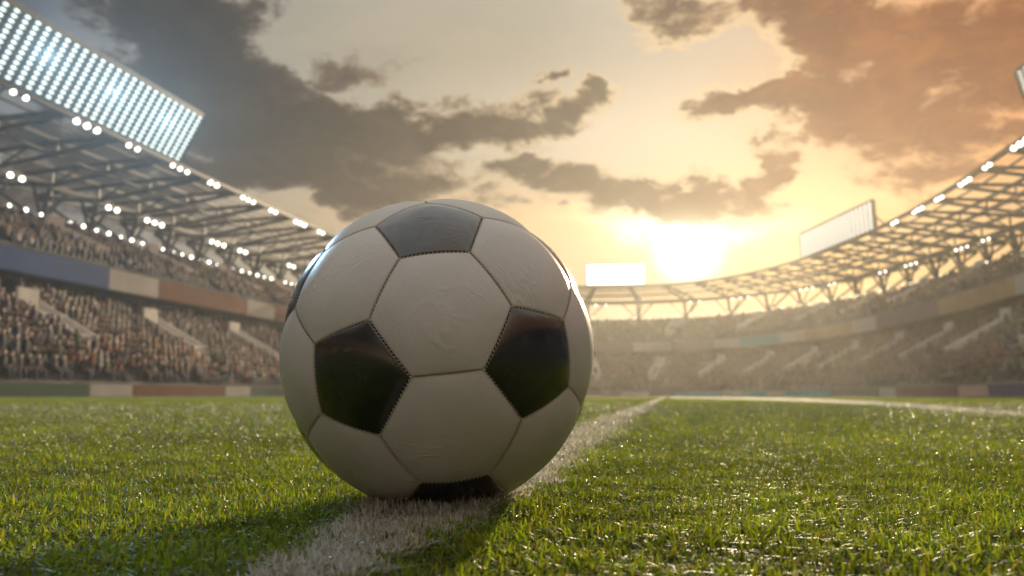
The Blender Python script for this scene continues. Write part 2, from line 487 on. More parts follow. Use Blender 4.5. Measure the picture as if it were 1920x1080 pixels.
# ------------------------------------------------------------------ the ball
def leather(name, col, rough, spec, grain, wrinkle, coat=0.0):
    m, t, b = new_mat(name)
    b.inputs['Roughness'].default_value = rough; b.inputs['Specular IOR Level'].default_value = spec
    b.inputs['Coat Weight'].default_value = coat; b.inputs['Coat Roughness'].default_value = .16; b.inputs['Coat IOR'].default_value = 1.7
    tcn = t.nodes.new('ShaderNodeTexCoord')
    big = t.nodes.new('ShaderNodeTexNoise'); big.inputs['Scale'].default_value = 22; big.inputs['Detail'].default_value = 8; big.inputs['Roughness'].default_value = .6
    t.links.new(tcn.outputs['Object'], big.inputs['Vector'])
    rr = t.nodes.new('ShaderNodeMapRange'); rr.inputs[1].default_value = .3; rr.inputs[2].default_value = .7; rr.inputs[3].default_value = .90; rr.inputs[4].default_value = 1.05
    t.links.new(big.outputs[0], rr.inputs[0])
    sc = t.nodes.new('ShaderNodeVectorMath'); sc.operation = 'SCALE'; sc.inputs[0].default_value = col
    t.links.new(rr.outputs[0], sc.inputs['Scale'])
    # grime gathered in patches and along the seams
    at = t.nodes.new('ShaderNodeAttribute'); at.attribute_name = 'seam'
    gm = t.nodes.new('ShaderNodeMix'); gm.data_type = 'RGBA'; gm.blend_type = 'MULTIPLY'
    t.links.new(at.outputs['Fac'], gm.inputs[0]); t.links.new(sc.outputs[0], gm.inputs[6]); gm.inputs[7].default_value = (.62, .56, .45, 1)
    t.links.new(gm.outputs[2], b.inputs['Base Color'])
    gr = t.nodes.new('ShaderNodeTexVoronoi'); gr.inputs['Scale'].default_value = 900; t.links.new(tcn.outputs['Object'], gr.inputs['Vector'])
    wm = t.nodes.new('ShaderNodeMapping'); wm.inputs['Rotation'].default_value = (.3, .5, .9); wm.inputs['Scale'].default_value = (1, 4.5, 1)
    t.links.new(tcn.outputs['Object'], wm.inputs[0])
    wr = t.nodes.new('ShaderNodeTexNoise'); wr.inputs['Scale'].default_value = 60; wr.inputs['Detail'].default_value = 4; wr.inputs['Distortion'].default_value = 1.2
    wr.noise_type = 'RIDGED_MULTIFRACTAL' if hasattr(wr, 'noise_type') else None
    t.links.new(wm.outputs[0], wr.inputs['Vector'])
    mk = t.nodes.new('ShaderNodeMapRange'); mk.inputs[1].default_value = .50; mk.inputs[2].default_value = .68
    mn = t.nodes.new('ShaderNodeTexNoise'); mn.inputs['Scale'].default_value = 17; t.links.new(tcn.outputs['Object'], mn.inputs['Vector'])
    t.links.new(mn.outputs[0], mk.inputs[0])
    mm = t.nodes.new('ShaderNodeMath'); mm.operation = 'MULTIPLY'; t.links.new(wr.outputs[0], mm.inputs[0]); t.links.new(mk.outputs[0], mm.inputs[1])
    b1 = t.nodes.new('ShaderNodeBump'); b1.inputs['Strength'].default_value = grain; b1.inputs['Distance'].default_value = .0002
    t.links.new(gr.outputs[0], b1.inputs['Height'])
    b2 = t.nodes.new('ShaderNodeBump'); b2.inputs['Strength'].default_value = wrinkle; b2.inputs['Distance'].default_value = .0011
    t.links.new(mm.outputs[0], b2.inputs['Height']); t.links.new(b1.outputs[0], b2.inputs['Normal'])
    t.links.new(b2.outputs[0], b.inputs['Normal'])
    rn = t.nodes.new('ShaderNodeMapRange'); rn.inputs[1].default_value = .3; rn.inputs[2].default_value = .7; rn.inputs[3].default_value = rough * .75; rn.inputs[4].default_value = rough * 1.3
    t.links.new(big.outputs[0], rn.inputs[0]); t.links.new(rn.outputs[0], b.inputs['Roughness'])
    return m


m_white = leather('white_leather', (.70, .69, .66), .38, .5, .5, 1.0)
m_black = leather('black_leather', (.012, .012, .013), .24, .9, .14, .9, .7)
m_thread = simple('thread', (.60, .58, .52), .8, var=.3, scale=900)
m_core = simple('seam_tape', (.03, .028, .024), .9)

phi = (1 + 5 ** .5) / 2
ico = []
for a in (-1, 1):
    for bb in (-phi, phi):
        ico += [(0, a, bb), (a, bb, 0), (bb, 0, a)]
ico = np.array(ico, float)
near = lambda i, j: i != j and abs(np.linalg.norm(ico[i] - ico[j]) - 2) < 1e-6
TV = {(i, j): (2 * ico[i] + ico[j]) / np.linalg.norm(2 * ico[i] + ico[j]) for i in range(12) for j in range(12) if near(i, j)}


def ring(ids, c):
    c = c / np.linalg.norm(c); e = np.cross(c, [.3, .5, .8]); e /= np.linalg.norm(e); g = np.cross(c, e)
    return sorted(ids, key=lambda k: math.atan2(TV[k] @ g, TV[k] @ e))


faces = []
for i in range(12):
    faces.append(('pentagon_panel', ring([(i, j) for j in range(12) if near(i, j)], ico[i])))
for i in range(12):
    for j in range(i + 1, 12):
        for k in range(j + 1, 12):
            if near(i, j) and near(j, k) and near(i, k):
                faces.append(('hexagon_panel', ring([(i, j), (j, i), (j, k), (k, j), (i, k), (k, i)], ico[i] + ico[j] + ico[k])))

# orientation measured on the photograph (camera axes: x right, y down, z forward)
Rc = np.array([[-0.9873, -0.1346, 0.0845], [0.0908, -0.0411, 0.995], [-0.1305, 0.99, 0.0528]])
c_, s_ = math.cos(PITCH), math.sin(PITCH)
Cw = np.array([[1, 0, 0], [0, s_, c_], [0, -c_, s_]])      # columns: where camera right, down, forward point in the world
RW = Cw @ Rc
RB = 0.1113
BULGE = 0.0022
GROOVE = 0.0017

ball = empty('football', BALL_C)
tag(ball, 'black and white leather football with stitched panels resting on the white line', 'football')
STP = 17                                                  # stitches along a seam


def panel(name, ids, parent):
    C3 = [RW @ TV[k] for k in ids]; n = len(ids)
    cen = sum(C3) / n
    hexa = n == 6
    ap = np.linalg.norm((C3[0] + C3[1]) / 2 - cen)
    tcut = [0, .12, .25, .38, .5, .6, .7, .78, .84, .89, .92, .94, .955, .967, .977, .985, .992, 1.0]
    m = 51
    verts = [cen / np.linalg.norm(cen) * (RB + BULGE * (1 if hexa else .8))]; seam = [0.0]; fcs = []
    for ti, tt in enumerate(tcut[1:]):
        for e in range(n):
            A, B = C3[e], C3[(e + 1) % n]
            for q in range(m):
                f = q / m
                p = cen + (A + (B - A) * f - cen) * tt
                dirn = p / np.linalg.norm(p)
                dd = (1 - tt) * ap * RB                    # metres from the seam
                # round the corners a little: the closer to a corner, the flatter the cushion
                cu = 1.0
                for e2 in range(n):
                    ed = (C3[(e2 + 1) % n] - C3[e2]); ed = ed / np.linalg.norm(ed); w_ = p - C3[e2]; cu *= np.linalg.norm(w_ - ed * (w_ @ ed)) / ap
                cu = (1 - math.exp(-2.4 * cu)) / (1 - math.exp(-2.4))
                s = BULGE * (1 if hexa else .8) * cu
                st = .5 + .5 * math.cos(2 * PI * (f * STP))
                lip = (1.05e-3 + .5e-3 * st)
                if dd < lip: s -= GROOVE * (1 - math.sqrt(max(0, 1 - (1 - dd / lip) ** 2)))
                if dd < 4e-3: s -= .00022 * st * (1 - dd / 4e-3)
                verts.append(dirn * (RB + s)); seam.append(max(0, 1 - dd / .0024) ** 1.5)
    L = n * m
    for q in range(L): fcs.append((0, 1 + q, 1 + (q + 1) % L))
    for r in range(len(tcut) - 2):
        for q in range(L):
            a = 1 + r * L + q; b2 = 1 + r * L + (q + 1) % L
            fcs.append((a, a + L, b2 + L, b2))
    me = bpy.data.meshes.new(name); me.from_pydata([tuple(v) for v in verts], [], fcs)
    me.polygons.foreach_set('use_smooth', np.ones(len(fcs), bool))
    at = me.attributes.new('seam', 'FLOAT', 'POINT'); at.data.foreach_set('value', np.array(seam, np.float32))
    bm = bmesh.new(); bm.from_mesh(me); bmesh.ops.recalc_face_normals(bm, faces=bm.faces); bm.to_mesh(me); bm.free()
    return link(name, me, [m_white if hexa else m_black], parent)


for nm, ids in faces: panel(nm, ids, ball)

# stitches: short threads pulled across each seam
sb = MB(); done = set()
for nm, ids in faces:
    for a, b2 in zip(ids, ids[1:] + ids[:1]):
        key = tuple(sorted((a, b2)))
        if key in done: continue
        done.add(key)
        A, B = RW @ TV[a], RW @ TV[b2]
        along = (B - A) / np.linalg.norm(B - A)
        for k in range(STP + 1):
            f = k / STP
            if k in (0, STP): f = .015 if k == 0 else .985
            p = A + (B - A) * f; nrm = p / np.linalg.norm(p); across = np.cross(nrm, along)
            hw = .0009 + random.uniform(-.0002, .0003); sl = .0007 + random.uniform(-.0003, .0003)
            c0 = nrm * (RB - .00015); r0 = .00024
            pts = [c0 - across * hw - along * sl - nrm * .0006, c0 - across * hw * .5 - along * sl * .5, c0 + across * hw * .5 + along * sl * .5, c0 + across * hw + along * sl - nrm * .0006]
            for p0, p1 in zip(pts, pts[1:]): sb.beam(p0, p1, r0 * 2, r0 * 2)
st = sb.build('seam_stitches', m_thread, ball); st['kind'] = 'stuff'
bm = bmesh.new(); bmesh.ops.create_icosphere(bm, subdivisions=4, radius=RB - GROOVE + .0002)
me = bpy.data.meshes.new('inner_lining'); bm.to_mesh(me); bm.free(); link('inner_lining', me, [m_core], ball)

# ------------------------------------------------------------------ stadium plan
CP = [(-4, -86), (-24, -82), (-38, -70), (-45, -52), (-45.5, -30), (-42, -8), (-38.6, 14), (-34.8, 34), (-31, 54), (-27, 76), (-21.5, 104), (-14, 130), (-1, 148), (14, 155.5), (28, 151), (37, 138),
      (41.2, 120), (42, 102), (40.8, 82), (38.4, 66), (35.5, 44), (32.5, 22), (30, 0), (28, -22), (28, -45), (24, -66), (14, -80), (2, -86)]


def catmull(P, k=24):
    P = [np.array(p, float) for p in P]; P = [2 * P[0] - P[1]] + P + [2 * P[-1] - P[-2]]
    out = []
    for i in range(1, len(P) - 2):
        for j in range(k):
            t = j / k
            out.append(.5 * ((2 * P[i]) + (P[i + 1] - P[i - 1]) * t + (2 * P[i - 1] - 5 * P[i] + 4 * P[i + 1] - P[i + 2]) * t * t + (3 * P[i] - P[i - 1] - 3 * P[i + 1] + P[i + 2]) * t ** 3))
    out.append(P[-2]); return np.array(out)


cur = catmull(CP)
cs = np.concatenate([[0], np.cumsum(np.linalg.norm(np.diff(cur, axis=0), axis=1))])
LEN = cs[-1]
sg = np.linspace(0, LEN, 1600)
gx = np.interp(sg, cs, cur[:, 0]); gy_ = np.interp(sg, cs, cur[:, 1])
tx = np.gradient(gx, sg); ty = np.gradient(gy_, sg)
ker = np.hanning(61); ker /= ker.sum()
sm = lambda a: np.convolve(np.pad(a, 30, mode='edge'), ker, 'valid')
tx, ty = sm(tx), sm(ty); nn = np.hypot(tx, ty); tx /= nn; ty /= nn


def pt(s, o, h):
    """s along the bowl, o outward from the front edge of the upper tier, h height"""
    x = np.interp(s, sg, gx); y = np.interp(s, sg, gy_); a = np.interp(s, sg, tx); b = np.interp(s, sg, ty)
    return Vector((float(x - b * o), float(y + a * o), float(h)))


def u_of(p):
    d = Vector(p) - Vector((0, 0, CAM_H)); c, s = math.cos(PITCH), math.sin(PITCH)
    z = d.y * c + d.z * s
    return 960 + F_PX * d.x / z if z > .1 else (-9999 if d.x < 0 else 9999)


def s_at(u, o, h):
    ss = np.linspace(15, LEN - 15, 1500); us = np.array([u_of(pt(s, o, h)) for s in ss])
    return float(np.interp(u, us, ss))


def sweep(prof, s0, s1, step, closed=False):
    ns = max(2, int(abs(s1 - s0) / step) + 1)
    vs, fs = [], []
    for s in np.linspace(s0, s1, ns):
        vs += [tuple(pt(s, o, h)) for o, h in prof]
    k = len(prof)
    for i in range(ns - 1):
        for j in range(k if closed else k - 1):
            a = i * k + j; b = i * k + (j + 1) % k
            fs.append((a, b, b + k, a + k))
    if closed:
        fs.append(tuple(range(k))[::-1]); fs.append(tuple((ns - 1) * k + j for j in range(k)))
    return vs, fs


def sweep_obj(name, prof, s0, s1, step, mat, parent=None, closed=True):
    vs, fs = sweep(prof, s0, s1, step, closed)
    me = bpy.data.meshes.new(name); me.from_pydata(vs, [], fs)
    bm = bmesh.new(); bm.from_mesh(me); bmesh.ops.recalc_face_normals(bm, faces=bm.faces); bm.to_mesh(me); bm.free()
    return link(name, me, [mat], parent)


rect = lambda o, h, w, t: [(o - w / 2, h - t / 2), (o + w / 2, h - t / 2), (o + w / 2, h + t / 2), (o - w / 2, h + t / 2)]

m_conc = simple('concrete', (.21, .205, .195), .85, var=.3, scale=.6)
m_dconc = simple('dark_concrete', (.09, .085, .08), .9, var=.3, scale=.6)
m_steel = simple('roof_steel', (.045, .045, .05), .55, .3, var=.2)
m_whitewall = simple('white_render', (.68, .66, .62), .7, var=.15)
m_glass = simple('glass_rail', (.35, .38, .38), .2, .2)

stadium = empty('stadium', (0, 60, 0))
tag(stadium, 'oval two tier stadium bowl with open lattice roof round the pitch', 'stadium')


def sp(o):
    o.parent = stadium; o.location = (0, -60, 0); return o


LROWS = [(-8.6 + .8 * k, .9 + .44 * k) for k in range(13)]
UROWS = [(.7 + .8 * k, 9.3 + .37 * k) for k in range(11)]


def steps(rows, rise, bottom):
    p = []
    for i, (o, h) in enumerate(rows):
        p += [(o - .4, h - (rise if i else bottom)), (o - .4, h)]
    p.append((rows[-1][0] + .6, rows[-1][1])); return p


sp(sweep_obj('lower_tier', steps(LROWS, .44, .9), 4, LEN - 4, 3, m_conc, closed=False))
pu = steps(UROWS, .37, .9)
sp(sweep_obj('upper_tier', pu, 4, LEN - 4, 3, m_conc, closed=False))
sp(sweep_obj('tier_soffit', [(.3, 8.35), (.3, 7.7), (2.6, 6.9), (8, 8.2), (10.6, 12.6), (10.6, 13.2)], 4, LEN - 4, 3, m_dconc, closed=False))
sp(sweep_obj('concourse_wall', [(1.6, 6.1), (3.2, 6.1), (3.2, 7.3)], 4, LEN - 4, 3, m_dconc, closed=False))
sp(sweep_obj('back_wall', [(10.1, 13.2), (10.4, 13.2), (10.4, 14.2), (10.9, 14.2), (10.9, 0)], 4, LEN - 4, 3, m_conc, closed=False))
sp(sweep_obj('front_rail', rect(.05, 9.42, .10, .12), 4, LEN - 4, 3, m_conc))

# coloured boards on the front of the upper tier, left to right as they stand
fc = {'blue': (.08, .14, .34), 'white': (.52, .51, .49), 'brown': (.24, .12, .07), 'mauve': (.22, .18, .22), 'cyan': (.08, .42, .45), 'tan': (.42, .30, .18), 'dark': (.05, .06, .06),
      'green': (.10, .16, .12), 'indigo': (.07, .07, .20), 'purple': (.16, .08, .12), 'pink': (.62, .42, .42)}
fm = {k: simple('board_' + k, v, .85, var=.12, scale=.5, spec=.12) for k, v in fc.items()}
seq = [(-2200, 'brown'), (-1300, 'white'), (-1000, 'blue'), (203, 'white'), (296, 'brown'), (462, 'white'), (514, 'brown'), (640, 'mauve'), (720, 'white'), (790, 'blue'), (900, 'white'), (960, 'tan'), (1080, 'mauve'),
       (1188, 'white'), (1258, 'mauve'), (1340, 'white'), (1386, 'cyan'), (1466, 'white'), (1510, 'tan'), (1598, 'white'), (1643, 'mauve'), (1760, 'tan'), (1905, 'white'), (1990, 'mauve'), (2400, 'blue'), (3400, None)]
sb_ = [s_at(u, 0, 8.5) for u, _ in seq]; sb_[0] = 5; sb_[-1] = LEN - 5
for (u, k), s0, s1 in zip(seq, sb_, sb_[1:]):
    if k and s1 - s0 > .3:
        o = sp(sweep_obj('fascia_panel', [(-.08, 7.75), (.22, 7.75), (.22, 9.25), (-.08, 9.25)], s0 + .03, s1 - .03, 3, fm[k]))
        o['label'] = k + ' fascia panel on the front of the upper tier'

# pitch side advertising boards: each board is a thing
bs = [(-900, 'dark'), (-300, 'green'), (165, 'white'), (246, 'brown'), (420, 'white'), (467, 'green'), (640, 'dark'), (800, 'brown'), (960, 'green'), (1090, 'mauve'), (1165, 'white'), (1218, 'green'), (1268, 'cyan'),
      (1358, 'white'), (1392, 'cyan'), (1440, 'white'), (1474, 'cyan'), (1560, 'green'), (1650, 'white'), (1683, 'purple'), (1799, 'pink'), (1856, 'indigo'), (2100, 'white'), (2300, 'dark'), (3400, None)]
sbb = [s_at(u, -10, .3) for u, _ in bs]; sbb[0] = s_at(-5000, -10, .3); sbb[-1] = s_at(5000, -10, .3)
between = {-900: 'far left, outside the stand corner'}
names = []
for i, ((u, k), s0, s1) in enumerate(zip(bs, sbb, sbb[1:])):
    if not k or s1 - s0 < .2: continue
    vs, fs = sweep([(-10.1, .05), (-9.9, .05), (-9.9, .68), (-10.1, .68)], s0 + .04, s1 - .04, 3, True)
    mid = pt((s0 + s1) / 2, -10, 0); vs = [(v[0] - mid.x, v[1] - mid.y, v[2]) for v in vs]
    me = bpy.data.meshes.new('advertising_board'); me.from_pydata(vs, [], fs)
    bm = bmesh.new(); bm.from_mesh(me); bmesh.ops.recalc_face_normals(bm, faces=bm.faces); bm.to_mesh(me); bm.free()
    side = 'left of the ball' if u < 500 else ('behind the ball' if u < 1090 else 'right of the ball')
    prev = bs[i - 1][1] if i else 'empty grass'; nxt = bs[i + 1][1] or 'last'
    o = link('advertising_board', me, [fm[k]]); o.location = mid
    long_ = 'long' if s1 - s0 > 12 else 'short'
    tag(o, f'{long_} {k} pitch-side board {side}, between the {prev} and the {nxt} board', 'board', 'boards along the edge of the pitch')
    leg = MB()
    for s in np.arange(s0 + 1, s1 - .5, 3.0):
        p = pt(s, -9.7, 0) - mid; leg.beam((p.x, p.y, 0), (p.x, p.y, .6), .06)
    if leg.v: leg.build('board_posts', m_steel, o)

# gangway walls: pale slanting parapets in both tiers
for s in np.arange(10, LEN - 8, 13.0):
    for rows, a, bnd in ((LROWS, 4, 9), (UROWS, 3, 8)):
        mb = MB()
        for ds in (-.9, .9):
            p0 = pt(s + ds, rows[a][0], rows[a][1] + .55); p1 = pt(s + ds, rows[bnd][0], rows[bnd][1] + .55); mb.beam(p0, p1, .16, 1.1)
        p0 = pt(s - .9, rows[a][0], rows[a][1] + .55); p1 = pt(s + .9, rows[a][0], rows[a][1] + .55)
        mb.beam(p0, p1, .16, 1.1)
        p0 = pt(s - .9, rows[bnd][0], rows[bnd][1] + .9); p1 = pt(s + .9, rows[bnd][0], rows[bnd][1] + .9)
        mb.beam(p0, p1, .2, 1.7)
        sp(mb.build('gangway_wall', m_whitewall))

# ------------------------------------------------------------------ roof
RS = list(np.arange(8, LEN - 6, 6.0))
TOP = [(0, 19.15), (5, 18.95), (10, 18.6), (16, 18.1)]
BOT = [(0, 18.95), (5, 18.1), (10, 17.3), (16, 17.8)]
for s in RS:
    mb = MB()
    for ch, wd in ((TOP, .26), (BOT, .26)):
        for a, c in zip(ch, ch[1:]): mb.beam(pt(s, *a), pt(s, *c), wd, .3)
    zz_ = [TOP[0], BOT[1], (7.5, 18.7), BOT[2], (13, 18.35), BOT[3]]
    for a, c in zip(zz_, zz_[1:]): mb.beam(pt(s, *a), pt(s, *c), .13)
    mb.beam(pt(s, *TOP[2]), pt(s, *BOT[2]), .16); mb.beam(pt(s, *TOP[1]), pt(s, *BOT[1]), .14)
    sp(mb.build('roof_rib', m_steel))
    mb = MB()
    mb.beam(pt(s, 10.7, 14.2), pt(s, 10, 17.3), .42); mb.beam(pt(s, 10.7, 14.2), pt(s, 16, 17.8), .26)
    mb.beam(pt(s, 10.7, 14.2), pt(s + 2.0, 10.2, 17.2), .2); mb.beam(pt(s, 10.7, 14.2), pt(s - 2.0, 10.2, 17.2), .2)
    sp(mb.build('roof_strut', m_steel))
for o, h, w_ in ((0, 19.1, .36), (2.2, 19.14, .16), (5, 19.05, .30), (7.5, 18.9, .16), (10, 18.72, .34), (13, 18.5, .16), (16, 18.2, .28), (10, 17.2, .42), (5, 18.0, .16)):
    sp(sweep_obj('purlin', rect(o, h, w_, w_), 6, LEN - 6, 2.6, m_steel))

# roof lamps
m_lamp, t, b = new_mat('lamp_glow')
b.inputs['Base Color'].default_value = (.9, .9, .85, 1); b.inputs['Emission Color'].default_value = (1, .96, .84, 1); b.inputs['Emission Strength'].default_value = 5
m_lamp.cycles.emission_sampling = 'NONE'


def lamp_mesh(r):
    bm = bmesh.new()
    a = bmesh.ops.create_cone(bm, cap_ends=True, segments=10, radius1=r * 1.15, radius2=r * .6, depth=r * 1.1, matrix=Matrix.Translation((0, 0, r * .55)))
    for f in bm.faces: f.material_index = 0
    n0 = len(bm.faces)
    bmesh.ops.create_icosphere(bm, subdivisions=2, radius=r, matrix=Matrix.Diagonal((1, 1, .8, 1)))
    bm.faces.ensure_lookup_table()
    for f in bm.faces[n0:]: f.material_index = 1; f.smooth = True
    me = bpy.data.meshes.new('roof_lamp'); bm.to_mesh(me); bm.free()
    me.materials.append(m_steel); me.materials.append(m_lamp); return me


lm = {r: lamp_mesh(r * .8) for r in (.1, .16, .21, .26)}  # three sizes of fitting along the roof
spots = []
for i, s in enumerate(RS):
    RIGHT = u_of(pt(s, 0, 19)) > 960
    for k in (0, 1, 2):
        if (k < 2 or i % 2) and (not RIGHT or u_of(pt(s, 0, 19)) > 1640): spots.append((pt(s + 1.2 + 1.1 * k, -.1, 18.8), .21 if i % 3 else .26))
    if i % 3 != 2:
        for k in range(3 if i % 2 else 2): spots.append((pt(s + .9 + 1.25 * k, 9.6, 16.85), .16 if RIGHT else .26))
for j, s in enumerate(np.arange(8, LEN - 8, 1.75)):
    if u_of(pt(s, 10.2, 14.7)) > 960: spots.append((pt(s, 10.2, 14.6), .1))
    else: spots.append((pt(s, 10.2, 14.7), .16 if j % 2 else .21))
vis = [(p, r) for p, r in spots if -150 < u_of(p) < 2070]
vis.sort(key=lambda q: q[0].length)
near_, rest = vis[:300], vis[300:]
for p, r in near_:
    o = bpy.data.objects.new('roof_lamp', lm[r]); COL.objects.link(o); o.parent = stadium; o.location = p - Vector((0, 60, 0)); o.rotation_euler = (0, 0, random.uniform(0, 3))
bm = bmesh.new()
for p, r in rest:
    k0 = len(bm.faces)
    bm2 = bmesh.new(); bm2.from_mesh(lm[r]); bmesh.ops.translate(bm2, verts=bm2.verts, vec=p - Vector((0, 60, 0)))
    tm = bpy.data.meshes.new('tmp'); bm2.to_mesh(tm); bm2.free(); bm.from_mesh(tm); bpy.data.meshes.remove(tm)
me = bpy.data.meshes.new('distant_lamps'); bm.to_mesh(me); bm.free()
o = link('distant_lamps', me, [m_steel, m_lamp], stadium); o['kind'] = 'stuff'

# ------------------------------------------------------------------ floodlight panels
m_flood, t, b = new_mat('flood_glow')
b.inputs['Base Color'].default_value = (.9, .9, .85, 1); b.inputs['Emission Color'].default_value = (.86, 1, .93, 1); b.inputs['Emission Strength'].default_value = 1.9
m_flood.cycles.emission_sampling = 'NONE'
m_fback = simple('flood_backing', (.16, .24, .34), .5, .2, var=.1)
m_dark = simple('flood_frame', (.12, .13, .14), .5, .5, var=.1)


def flood(s0, s1, h0, h1, tilt, rows, cols, label, emit=None, fw=.22, parts=True, back=m_fback, lampr=.27):
    P0, P1 = pt(s0, 0.1, h0), pt(s1, 0.1, h0)
    root = empty('floodlight_panel', (P0 + P1) / 2); tag(root, label, 'floodlight', 'floodlight panels on the roof edge')
    ex = (P1 - P0).normalized(); out = Vector((-ex.y, ex.x, 0))
    L = (P1 - P0).length; H = h1 - h0
    up = (Vector((0, 0, 1)) * math.cos(tilt) - out * math.sin(tilt)).normalized()
    nf = ex.cross(up).normalized()
    if nf.dot(out) > 0: nf = -nf                            # faces the pitch
    O = (P0 - P1) / 2
    q = lambda a, c, d=0: O + ex * a + up * c + nf * d
    mb = MB(); mb.box8([q(0, 0, 0), q(L, 0, 0), q(L, 0, -.25), q(0, 0, -.25), q(0, H, 0), q(L, H, 0), q(L, H, -.25), q(0, H, -.25)]); mb.build('panel_back', back, root)
    mb = MB()
    for a, c in (((-.1, -.08), (L + .1, -.08)), ((-.1, H + .08), (L + .1, H + .08)), ((-.1, -.1), (-.1, H + .1)), ((L + .1, -.1), (L + .1, H + .1))):
        mb.beam(q(*a, -.1), q(*c, -.1), fw, fw * 1.9)
    mb.build('panel_frame', m_dark, root)
    for k in range(int(L / 5) + 1):
        mb = MB(); a = min(L, k * 5.0 + .6)
        mb.beam(q(a, .3, -.35), q(a, .0, -.35) - Vector((0, 0, h0 - 18.9)), .2); mb.beam(q(a, H * .7, -.35), q(a, 0, -.35) + out * 3 - Vector((0, 0, h0 - 19.0)), .15)
        mb.build('panel_support', m_dark, root)
    cw, chh = L / cols, H / rows; r = min(cw, chh) * lampr
    bm = bmesh.new()
    bmesh.ops.create_cone(bm, cap_ends=True, segments=10, radius1=r, radius2=r * .8, depth=.12, matrix=Matrix.Diagonal((cw / chh * .75, 1, 1, 1)))
    me = bpy.data.meshes.new('lamp'); bm.to_mesh(me); bm.free(); me.materials.append(emit or m_flood)
    rot = Matrix((( ex.x, up.x, nf.x), (ex.y, up.y, nf.y), (ex.z, up.z, nf.z))).to_euler()
    cells = [(i, j) for i in range(cols) for j in range(rows)]
    cells.sort(key=lambda c: (q((c[0] + .5) * cw, (c[1] + .5) * chh) + root.location).length)
    allm = bmesh.new()
    for n_, (i, j) in enumerate(cells):
        p = q((i + .5) * cw, (j + .5) * chh, .08)
        if n_ < 300:
            o = bpy.data.objects.new('lamp', me); COL.objects.link(o); o.parent = root; o.location = p; o.rotation_euler = rot
        else:
            bmesh.ops.create_cone(allm, cap_ends=True, segments=10, radius1=r, radius2=r * .8, depth=.12, matrix=Matrix.Translation(p) @ rot.to_matrix().to_4x4() @ Matrix.Diagonal((cw / chh * .75, 1, 1, 1)))
    if len(cells) > 300:
        m2 = bpy.data.meshes.new('distant_lamps'); allm.to_mesh(m2); o = link('distant_lamps', m2, [emit or m_flood], root); o['kind'] = 'stuff'
    allm.free()
    return root


sL1 = s_at(338, 0, 20); sL0 = s_at(-60, 0, 20)
flood(sL0, sL1, 19.5, 23.7, rad(29), 12, 25, 'large tilted floodlight panel of bright lamps at the upper left')
m_fw, t, b = new_mat('flood_wash')
b.inputs['Base Color'].default_value = (.9, .9, .85, 1); b.inputs['Emission Color'].default_value = (1, .97, .86, 1); b.inputs['Emission Strength'].default_value = .85
m_fw.cycles.emission_sampling = 'NONE'
m_glare = m_fw.copy(); m_glare.name = 'glaring_lamp'; m_glare.node_tree.nodes['Principled BSDF'].inputs['Emission Strength'].default_value = 5; m_glare.cycles.emission_sampling = 'NONE'
m_bk2 = simple('pale_backing', (.30, .29, .27), .5, 0, var=.05)
flood(s_at(1502, 0, 20), s_at(1637, 0, 20), 19.3, 22.6, rad(2), 10, 19, 'pale floodlight panel standing on the right roof edge, dark post at its right end', m_fw, back=m_bk2, lampr=.42)
flood(s_at(1101, 0, 20), s_at(1209, 0, 20), 19.5, 23.0, rad(5), 9, 22, 'glaring floodlight panel on the far roof edge beside the ball, below the sun', m_glare, .06, back=m_bk2, lampr=.50)
flood(s_at(1932, 0, 20), s_at(2160, 0, 20), 20.6, 23.9, rad(14), 13, 16, 'floodlight panel cut off by the right edge of the photo', m_fw, back=m_bk2)

for f_ in (.2, .5, .8):                                  # the big panel's own light
    ld_ = bpy.data.lights.new('floodlight_beam', 'SPOT'); ld_.energy = 12000; ld_.color = (.42, .72, 1.0); ld_.shadow_soft_size = .3; ld_.spot_size = rad(75); ld_.spot_blend = 1
    lo = bpy.data.objects.new('floodlight_beam', ld_); COL.objects.link(lo); q_ = pt(sL0 + (sL1 - sL0) * f_, -1.4, 21.5); lo.location = q_
    lo.rotation_euler = (q_ - Vector((8, 10, 0))).to_track_quat('Z', 'Y').to_euler()

# ------------------------------------------------------------------ the crowd
m_person, t, b = new_mat('clothing')
b.inputs['Roughness'].default_value = .85
oi = t.nodes.new('ShaderNodeObjectInfo'); t.links.new(oi.outputs['Color'], b.inputs['Base Color'])
m_skin = simple('skin', (.26, .17, .12), .6, var=.1)
m_hair = simple('hair', (.03, .022, .018), .7, var=.1)
m_trous = simple('trousers', (.035, .04, .06), .85, var=.1)
m_crowd, t, b = new_mat('crowd_clothing')
b.inputs['Roughness'].default_value = .85
at = t.nodes.new('ShaderNodeAttribute'); at.attribute_name = 'tint'; t.links.new(at.outputs['Color'], b.inputs['Base Color'])


